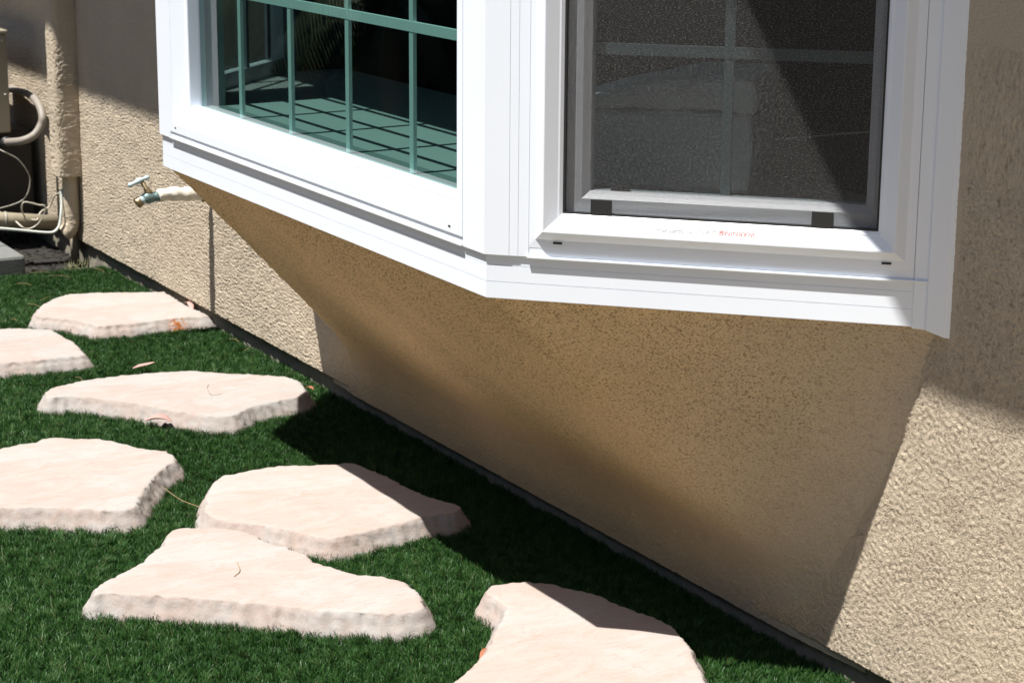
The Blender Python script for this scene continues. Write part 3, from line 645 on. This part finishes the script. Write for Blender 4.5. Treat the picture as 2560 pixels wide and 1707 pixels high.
    for q, v in enumerate(ov):
        o_ = orig[q]; k = min(o_) if o_ else 10 ** 9
        if k < n: idx.append((len(levels) - 1) * n + k)
        else:
            dz = .0013 * math.sin(23 * v.x + 9 * v.y + ph[0]) + .0012 * math.sin(31 * v.y - 12 * v.x + ph[1]) + .0006 * math.sin(70 * v.x + 40 * v.y + ph[2])
            d = math.sqrt(((inner - np.array(v)) ** 2).sum(1).min()); dz *= min(1, d / .05)
            idx.append(len(V) + len(topV)); topV.append((v.x, v.y, zt + dz + .0012 * min(1, d / .08)))
    V = np.vstack([V, np.array(topV)]); F += [tuple(idx[i] for i in f) for f in of]
    o = fix_normals(mesh_from('stepping_stone', V - np.array([c[0], c[1], 0]), F, M['stone'], smooth=True)); o.location = (c[0], c[1], 0)
    a = o.data.attributes.new('stain', 'FLOAT', 'POINT'); vals = np.zeros(len(o.data.vertices), np.float32)
    if key == 'A':
        s = np.array([-.105, 6.365]); dd = np.hypot(V[:, 0] - s[0], (V[:, 1] - s[1])); vals = (smoothstep(.042, .014, dd) * (V[:, 2] < zt - .002)).astype(np.float32)
    a.data.foreach_set('value', vals)
    tag(o, STONE_LABEL[key], 'stepping stone', 'stepping stones set in the artificial turf'); return o
for i, (k, (zt, pts)) in enumerate(STONES.items()): make_stone(k, zt, pts, 100 + i)

# ------------------------------------------------------------------ artificial turf
def turf():
    S = .40; n = 27000; r = np.random.default_rng(5)
    x = r.uniform(-S/2, S/2, n); y = r.uniform(-S/2, S/2, n)
    # tufts lean together
    tx = band_noise(.03, .09, 11); ty = band_noise(.03, .09, 12)
    def samp(T): return T[((y / TILE * N_TEX).astype(int)) % N_TEX, ((x / TILE * N_TEX).astype(int)) % N_TEX]
    lean = np.stack([samp(tx), samp(ty)], 1) * .38 + r.standard_normal((n, 2)) * .70
    h = r.uniform(.014, .025, n) * (1 + .18 * samp(tx)); w = r.uniform(.00042, .00078, n)
    lx = lean * (h * .42)[:, None]
    a = r.uniform(0, np.pi, n); wx, wy = np.cos(a) * w, np.sin(a) * w
    curl = r.standard_normal((n, 2)) * .0035
    fr = np.array([0, .45, .8, 1.0]); wd = np.array([1, .95, .7, .12])
    V = np.zeros((n, 8, 3), np.float32)
    ln = np.hypot(lx[:, 0], lx[:, 1])
    for k in range(4):
        f = fr[k]; cxp = x + lx[:, 0] * f ** 1.7 + curl[:, 0] * f * f; cyp = y + lx[:, 1] * f ** 1.7 + curl[:, 1] * f * f
        z = h * f - .35 * ln * f ** 2.5
        V[:, 2*k] = np.stack([cxp - wx * wd[k], cyp - wy * wd[k], z], 1); V[:, 2*k+1] = np.stack([cxp + wx * wd[k], cyp + wy * wd[k], z], 1)
    b = np.arange(n)[:, None] * 8
    F = np.concatenate([b + np.array([[2*k, 2*k+1, 2*k+3, 2*k+2]]) for k in range(3)])
    o = big_mesh('artificial_turf', V.reshape(-1, 3), F, M['grass'], smooth=True)
    at = o.data.attributes.new('tone', 'FLOAT', 'POINT')
    at.data.foreach_set('value', np.repeat(np.clip(r.beta(2, 2.6, n) + .13 * samp(tx), 0, 1).astype(np.float32), 8))
    ng = bpy.data.node_groups.new('turf_tiles', 'GeometryNodeTree')
    ng.interface.new_socket('Geometry', in_out='INPUT', socket_type='NodeSocketGeometry'); ng.interface.new_socket('Geometry', in_out='OUTPUT', socket_type='NodeSocketGeometry')
    N = ng.nodes; Lk = ng.links
    gi = N.new('NodeGroupInput'); go = N.new('NodeGroupOutput'); gr = N.new('GeometryNodeMeshGrid')
    nx, ny = 5, 13
    gr.inputs[0].default_value = (nx - 1) * .37; gr.inputs[1].default_value = (ny - 1) * .37; gr.inputs[2].default_value = nx; gr.inputs[3].default_value = ny
    sp = N.new('GeometryNodeSetPosition'); sp.inputs['Offset'].default_value = (-.185 - (nx - 1) * .37 / 2 + .01, 7.46 - .20 - (ny - 1) * .37 / 2, 0)
    ip = N.new('GeometryNodeInstanceOnPoints'); rv = N.new('FunctionNodeRandomValue'); rv.data_type = 'INT'
    for s in rv.inputs:
        if s.type == 'INT' and s.name == 'Min': s.default_value = 0
        if s.type == 'INT' and s.name == 'Max': s.default_value = 3
    mt = N.new('ShaderNodeMath'); mt.operation = 'MULTIPLY'; mt.inputs[1].default_value = math.pi / 2
    cb = N.new('ShaderNodeCombineXYZ')
    outs = [s for s in rv.outputs if s.type == 'INT' and s.enabled] or [s for s in rv.outputs if s.type == 'INT']
    Lk.new(outs[0], mt.inputs[0]); Lk.new(mt.outputs[0], cb.inputs[2]); Lk.new(cb.outputs[0], ip.inputs['Rotation'])
    Lk.new(gr.outputs[0], sp.inputs[0]); Lk.new(sp.outputs[0], ip.inputs['Points']); Lk.new(gi.outputs[0], ip.inputs['Instance']); Lk.new(ip.outputs[0], go.inputs[0])
    md = o.modifiers.new('tiles', 'NODES'); md.node_group = ng
    tag(o, 'dark green artificial turf between the stepping stones', kind='stuff'); return o
turf()

def attach(o, root):
    o.parent = root; o.matrix_parent_inverse = Matrix.Translation(root.location).inverted(); return o
def lathe(name, p0, axis, prof, mat, sides=14):
    """prof [(distance along the axis, radius)]"""
    ax = Vector(axis).normalized(); p0 = Vector(p0)
    V, F = tube_data([p0 + ax * (d + i * 1e-5) for i, (d, r) in enumerate(prof)], [r for d, r in prof], sides); return mesh_from(name, V, F, mat, smooth=True)

# ------------------------------------------------------------------ garden faucet on the wall
FY = 6.308
fa = tag(empty('garden_faucet', (0, FY, .47)), 'weathered blue green faucet on a wrapped pipe from the wall', 'faucet')
attach(tube('supply_pipe', [(.03, FY, .470), (-.04, FY, .472), (-.185, FY, .477)], .0115, M['insulation'], sides=12), fa)
wp = catmull([(-.03, FY, .472), (-.06, FY, .475), (-.10, FY, .478), (-.14, FY, .482), (-.18, FY, .478)], 6)
attach(tube('pipe_wrap', wp, [.0185 + .0018 * math.sin(i * .9) + .0045 * math.sin(math.pi * i / len(wp)) for i in range(len(wp))], M['wrap'], sides=14), fa)
attach(lathe('wrap_knot', (-.086, FY - .002, .489), (.3, 0, 1), [(0, .008), (.006, .009), (.012, .005)], M['caulk']), fa)
attach(lathe('valve_body', (-.178, FY, .477), (-1, 0, -.06), [(0, .0150), (.008, .0180), (.012, .0155), (.022, .0170), (.034, .0205), (.046, .0180), (.056, .012)], M['patina']), fa)
attach(lathe('spout', (-.216, FY, .476), (-.86, 0, -.33), [(0, .0150), (.018, .0150), (.026, .0165)], M['handle']), fa)
attach(lathe('hose_thread', (-.2385, FY, .4675), (-.80, 0, -.50), [(0, .0160), (.004, .0182), (.008, .0166), (.012, .0182), (.017, .0180), (.0175, .0140), (.010, .0130)], M['brass']), fa)
attach(lathe('bonnet', (-.209, FY, .488), (-.5, 0, .86), [(0, .0125), (.010, .0125), (.0115, .0100), (.020, .0098), (.021, .0075), (.046, .0070)], M['brass']), fa)
hd = tube('handle', [(-.2775, FY - .002, .519), (-.273, FY, .520), (-.258, FY, .526), (-.243, FY, .532), (-.228, FY, .537), (-.213, FY, .541), (-.2075, FY + .002, .543)], [.005, .0085, .0058, .0105, .0058, .0085, .005], M['handle'], sides=12)
attach(hd, fa)
nut = attach(lathe('wall_nut', (-.012, FY - .004, .456), (-1, 0, 0), [(0, .010), (.018, .010), (.020, .006)], M['brass'], 6), fa)

# ------------------------------------------------------------------ air conditioner corner at the far end
ac = tag(empty('air_conditioner', (-.5, 8.3, .09)), 'beige air conditioner cabinet standing at the far end of the wall', 'air conditioner')
cx1 = -.135; cy0 = 8.10
attach(box('cabinet', (-.90, cy0, .448), (cx1, 8.62, .836), M['cabinet'], bev=.006), ac)
attach(box('cabinet_lid', (-.905, cy0 - .006, .8365), (cx1 + .004, 8.626, .852), M['cabinet'], bev=.004), ac)
attach(box('coil_shade_block', (-.90, cy0 + .06, .085), (-.034, 8.60, .4475), M['slot'], bev=.01), ac)  # near-black coil body, widened to the wall to stand for the shadow there
for z, x in ((.812, -.155), (.60, -.152)): attach(lathe('screw', (x, cy0 + .0005, z), (0, -1, 0), [(0, .004), (.002, .004), (.003, .002)], M['tube'], 8), ac)
pad = tag(box('concrete_pad', (-.98, 7.462, -.03), (-.288, 8.70, .083), M['concrete'], bev=.012), 'grey concrete pad under the air conditioner by the turf edge', 'concrete pad')
cp = [(-0.165, 8.128, 0.407), (-0.155, 8.059, 0.417), (-0.130, 7.965, 0.434), (-0.085, 7.959, 0.454), (-0.055, 7.966, 0.490), (-0.045, 7.973, 0.521), (-0.040, 8.026, 0.559), (-0.037, 8.140, 0.585), (-0.033, 8.286, 0.584), (-0.010, 8.528, 0.567)]
cp = catmull(cp, 8)
cd = tag(tube('flexible_conduit', cp, [.0150 + .0008 * (i % 2) for i in range(len(cp))], M['conduit'], sides=14), 'grey flexible conduit curving from the cabinet up to the wall', 'conduit')
cc = tube('conduit_connector', [(-0.171, 8.169, 0.401), (-0.166, 8.135, 0.406), (-0.166, 8.134, 0.406), (-0.162, 8.107, 0.410), (-0.162, 8.106, 0.410), (-0.158, 8.080, 0.414)], [.021, .021, .0185, .0185, .022, .022], M['black'], sides=14); cc.parent = cd

# stucco coated pipe cover with the smaller pipe running out below it
pc = tag(empty('pipe_cover', (-.05, 7.69, .1)), 'tall stucco coated pipe cover on the wall beside the air conditioner', 'pipe cover')
def rough_tube(name, ring_fn, zs, n, mat):
    V = []; F = []
    for q, z in enumerate(zs):
        for (x, y, nx_, ny_, s) in ring_fn(z):
            h = 1.2 * float(stucco(s * 1.0 + .6, z + .2)); V.append((x + nx_ * h, y + ny_ * h, z))
    m = len(V) // len(zs)
    for q in range(len(zs) - 1):
        for k in range(m): F.append((q*m+k, q*m+(k+1) % m, (q+1)*m+(k+1) % m, (q+1)*m+k))
    F.append(tuple(range(m))[::-1]); return mesh_from(name, V, F, mat, smooth=True)
def super_ring(cx_, cy_, ax_, ay_, p=3.2, n=72):
    def f(z):
        out = []
        for k in range(n):
            a = 2 * math.pi * k / n; c, s = math.cos(a), math.sin(a)
            out.append((cx_ + ax_ * math.copysign(abs(c) ** (2 / p), c), cy_ + ay_ * math.copysign(abs(s) ** (2 / p), s), c, s, a * .06))
        return out
    return f
attach(rough_tube('cover_shell', super_ring(-.036, 7.700, .056, .056, 4.2), list(np.arange(.330, 1.15, .0045)) + [1.3, 2.7], 72, M['stucco']), pc)
ep = [(-.030, 7.70, .345), (-.030, 7.70, .20), (-.031, 7.70, .150), (-.044, 7.70, .118), (-.064, 7.705, .104)]
ep = catmull(ep, 14); Vt, Ft = tube_data(ep, .031, 30)
lo_pipe = mesh_from('lower_pipe', [Vector(v) + Vector((random.uniform(-1, 1), random.uniform(-1, 1), random.uniform(-1, 1))) * .0014 for v in Vt], Ft, M['stucco'], smooth=True); attach(lo_pipe, pc)
attach(tube('stub_pipe', [(-.010, 7.745, -.02), (-.010, 7.745, .12)], .017, M['insulation'], sides=12), pc)
ip_ = tag(tube('insulated_pipe', [(-.60, 7.85, .185), (-.30, 7.82, .160), (-.062, 7.79, .131)], [.030, .030, .029], M['insulation'], sides=20), 'thick insulated pipe lying level above the soil near the pad', 'pipe')
bd = tube('pipe_band', [(-.262, 7.816, .1565), (-.254, 7.815, .1557)], .0312, M['dark_cable'], sides=20); bd.parent = ip_
tb = catmull([(-.60, 7.68, .19), (-.391, 7.68, .163), (-.317, 7.68, .150), (-.244, 7.68, .137), (-.188, 7.68, .126), (-.131, 7.68, .117), (-.108, 7.68, .119), (-.092, 7.68, .133), (-.082, 7.685, .155), (-.075, 7.69, .188), (-.068, 7.70, .225), (-.064, 7.71, .277)], 6)
tag(tube('drain_tube', tb, .0052, M['tube'], sides=10), 'thin pale drain tube bending upward at the pipe cover', 'tube')
c1 = catmull([(-.055, 7.72, .262), (-.062, 7.80, .237), (-.067, 7.85, .19), (-.087, 7.85, .178), (-.114, 7.82, .174), (-.136, 7.79, .163), (-.150, 7.77, .152), (-.185, 7.79, .165), (-.204, 7.77, .195), (-.205, 7.755, .222), (-.195, 7.75, .230), (-.165, 7.75, .222), (-.143, 7.75, .214), (-.124, 7.75, .211), (-.117, 7.75, .199), (-.126, 7.75, .177), (-.146, 7.75, .145), (-.174, 7.75, .127), (-.197, 7.75, .126), (-.215, 7.75, .137), (-.235, 7.80, .160), (-.30, 7.86, .20)], 7)
tag(tube('cream_cable', c1, .0030, M['cable'], sides=8), 'cream cable looped loosely over the insulated pipe', 'cable')
c2 = catmull([(-.260, 8.02, .425), (-.233, 7.9, .410), (-.203, 7.9, .393), (-.174, 7.9, .374), (-.149, 7.9, .342), (-.131, 7.9, .306), (-.129, 7.9, .279), (-.138, 7.9, .242), (-.159, 7.9, .213), (-.194, 7.9, .198), (-.252, 7.9, .186), (-.35, 7.9, .17)], 7)
tag(tube('grey_cable', c2, .0026, M['dark_cable'], sides=8), 'thin grey cable hanging in an arc below the conduit', 'cable')

# dark leaf tip behind the cabinet and dry weeds in the soil
def leaf_mesh(name, path, width, mat, lift=.0):
    n = len(path); V = []; F = []
    for i, p in enumerate(path):
        t = (Vector(path[min(i+1, n-1)]) - Vector(path[max(i-1, 0)])).normalized(); s = t.cross(Vector((0, 0, 1))).normalized()
        f = i / (n - 1); w = width * math.sin(math.pi * min(.98, .06 + f * .92)) ** .8
        p = Vector(p); V += [p - s * w + Vector((0, 0, w * .45)), p, p + s * w + Vector((0, 0, w * .45))]
    for i in range(n - 1): F += [(3*i, 3*i+1, 3*i+4, 3*i+3), (3*i+1, 3*i+2, 3*i+5, 3*i+4)]
    o = mesh_from(name, V, F, mat, smooth=True); m = o.modifiers.new('thick', 'SOLIDIFY'); m.thickness = .0006; return o
tag(leaf_mesh('plant_leaf', catmull([(-.19, 8.35, .845), (-.150, 8.32, .872), (-.105, 8.30, .905)], 5), .004, M['slot']), 'dark narrow leaf tip poking up behind the cabinet lid', 'leaf')
wv, wf = [], []
for k in range(46):
    bx, by = -.085 + random.gauss(0, .028), 7.50 + random.gauss(0, .02); h = random.uniform(.02, .07); dx, dy = random.gauss(0, .02), random.gauss(0, .02)
    v, f = tube_data([(bx, by, -.03), (bx + dx * .4, by + dy * .4, h * .6 - .02), (bx + dx, by + dy, h - .02)], [.0014, .0012, .0004], 4); o_ = len(wv); wv += v; wf += [tuple(i + o_ for i in q) for q in f]
tag(mesh_from('weed_clump', wv, wf, M['weed']), 'small dry weed clump in the dark soil below the pipe cover', 'weed')
# coarse dark mulch on the soil beyond the turf
mv, mf = [], []
for k in range(900):
    px, py = random.uniform(-.9, .03), random.uniform(7.46, 8.9); s = random.uniform(.006, .016); a = random.uniform(0, 6.28)
    if px < -.27 and py > 7.44: continue
    o_ = len(mv); ca, sa = math.cos(a), math.sin(a)
    for sx, sy, sz in ((-1,-.4,0),(1,-.5,0),(.9,.5,0),(-.8,.4,0),(-.7,-.2,1),(.7,-.3,.8),(.5,.3,1),(-.5,.3,.8)):
        mv.append((px + s*(sx*ca - sy*sa), py + s*(sx*sa + sy*ca), -.031 + s * .6 * sz))
    mf += [tuple(i + o_ for i in q) for q in ((4,5,6,7),(0,1,5,4),(1,2,6,5),(2,3,7,6),(3,0,4,7))]
tag(mesh_from('bark_mulch', mv, mf, M['soil']), kind='stuff')

# ------------------------------------------------------------------ dry leaves and pine needles
def drape(pts, z): return catmull([(x, y, z + dz) for (x, y), dz in pts], 6)
tag(leaf_mesh('dry_leaf', drape([((-.431, 5.884), 0), ((-.410, 5.882), .003), ((-.385, 5.888), .004), ((-.358, 5.892), .009)], .034), .011, M['leaf_pink']), 'slender pinkish dry leaf on the turf behind the long stone', 'leaf', 'fallen dry leaves')
tag(leaf_mesh('dry_leaf', drape([((-.592, 5.325), 0), ((-.570, 5.312), .006), ((-.548, 5.297), .006), ((-.530, 5.285), 0)], .033), .020, M['leaf_pink']), 'broad pink dry leaf against the front of the long stone', 'leaf', 'fallen dry leaves')
tag(leaf_mesh('dry_leaf', drape([((-.008, 6.560), .022), ((-.004, 6.53), .028), ((-.006, 6.50), .02), ((-.015, 6.47), .012)], .034), .009, M['leaf_pink']), 'curled pink leaf between the rust stained stone and the wall', 'leaf', 'fallen dry leaves')
tag(leaf_mesh('dry_leaf', drape([((-.545, 3.425), .006), ((-.565, 3.405), .009), ((-.585, 3.380), .006), ((-.607, 3.355), 0)], .030), .012, M['leaf_rust']), 'rusty brown leaf tucked beside the big bottom stone', 'leaf', 'fallen dry leaves')
tag(leaf_mesh('dry_leaf', drape([((-.058, 5.44), .003), ((-.052, 5.42), .008), ((-.048, 5.40), .005)], .030), .007, M['leaf_rust']), 'tiny orange leaf at the right tip of the long stone', 'leaf', 'fallen dry leaves')
def needle(label, pts, r=.0006): tag(tube('pine_needle', catmull(pts, 5), r, M['needle'], sides=5), label, 'pine needle', 'fallen pine needles')
needle('long tan pine needle reaching from the thick left stone to the broad stone', [(-.765, 4.725, .040), (-.761, 4.67, .037), (-.753, 4.61, .034), (-.735, 4.54, .036)], .0009)
needle('bent pine needle lying on the long pale stone', [(-.328, 5.521, .0575), (-.347, 5.483, .059), (-.362, 5.415, .0575), (-.335, 5.404, .0575)])
needle('thin curved pine needle on the boot shaped stone', [(-.83, 4.072, .061), (-.845, 4.020, .061), (-.869, 3.993, .061)], .0008)
NEED = [((-.572, 6.698), (-.561, 6.659), 'pine needle on turf at the left tip of the rust stained stone'), ((-.401, 6.917), (-.349, 6.97), 'pine needle on turf just behind the rust stained stone'),
        ((-.255, 7.30), (-.186, 7.241), 'pale pine needle on the far turf between pad and weeds'), ((-.030, 6.102), (-.018, 6.046), 'pine needle by the wall, in front of the rust stained stone'),
        ((-.049, 5.93), (-.012, 5.965), 'pine needle close to the wall behind the long stone'), ((-.456, 6.893), (-.431, 6.821), 'pine needle on turf beyond the left end of the rust stained stone'),
        ((-.617, 5.871), (-.610, 5.823), 'short pine needle behind the left end of the long stone'), ((-.393, 7.226), (-.353, 7.174), 'pine needle on the far turf right of the concrete pad front'),
        ((-.298, 7.389), (-.229, 7.353), 'pine needle on the farthest turf strip beside the concrete pad'), ((-.063, 7.351), (-.054, 7.262), 'pine needle on the far turf next to the house wall')]
for (ax, ay), (bx, by), lab in NEED: needle(lab, [(ax, ay, .033), ((ax+bx)/2 + .004, (ay+by)/2, .036), (bx, by, .033)])
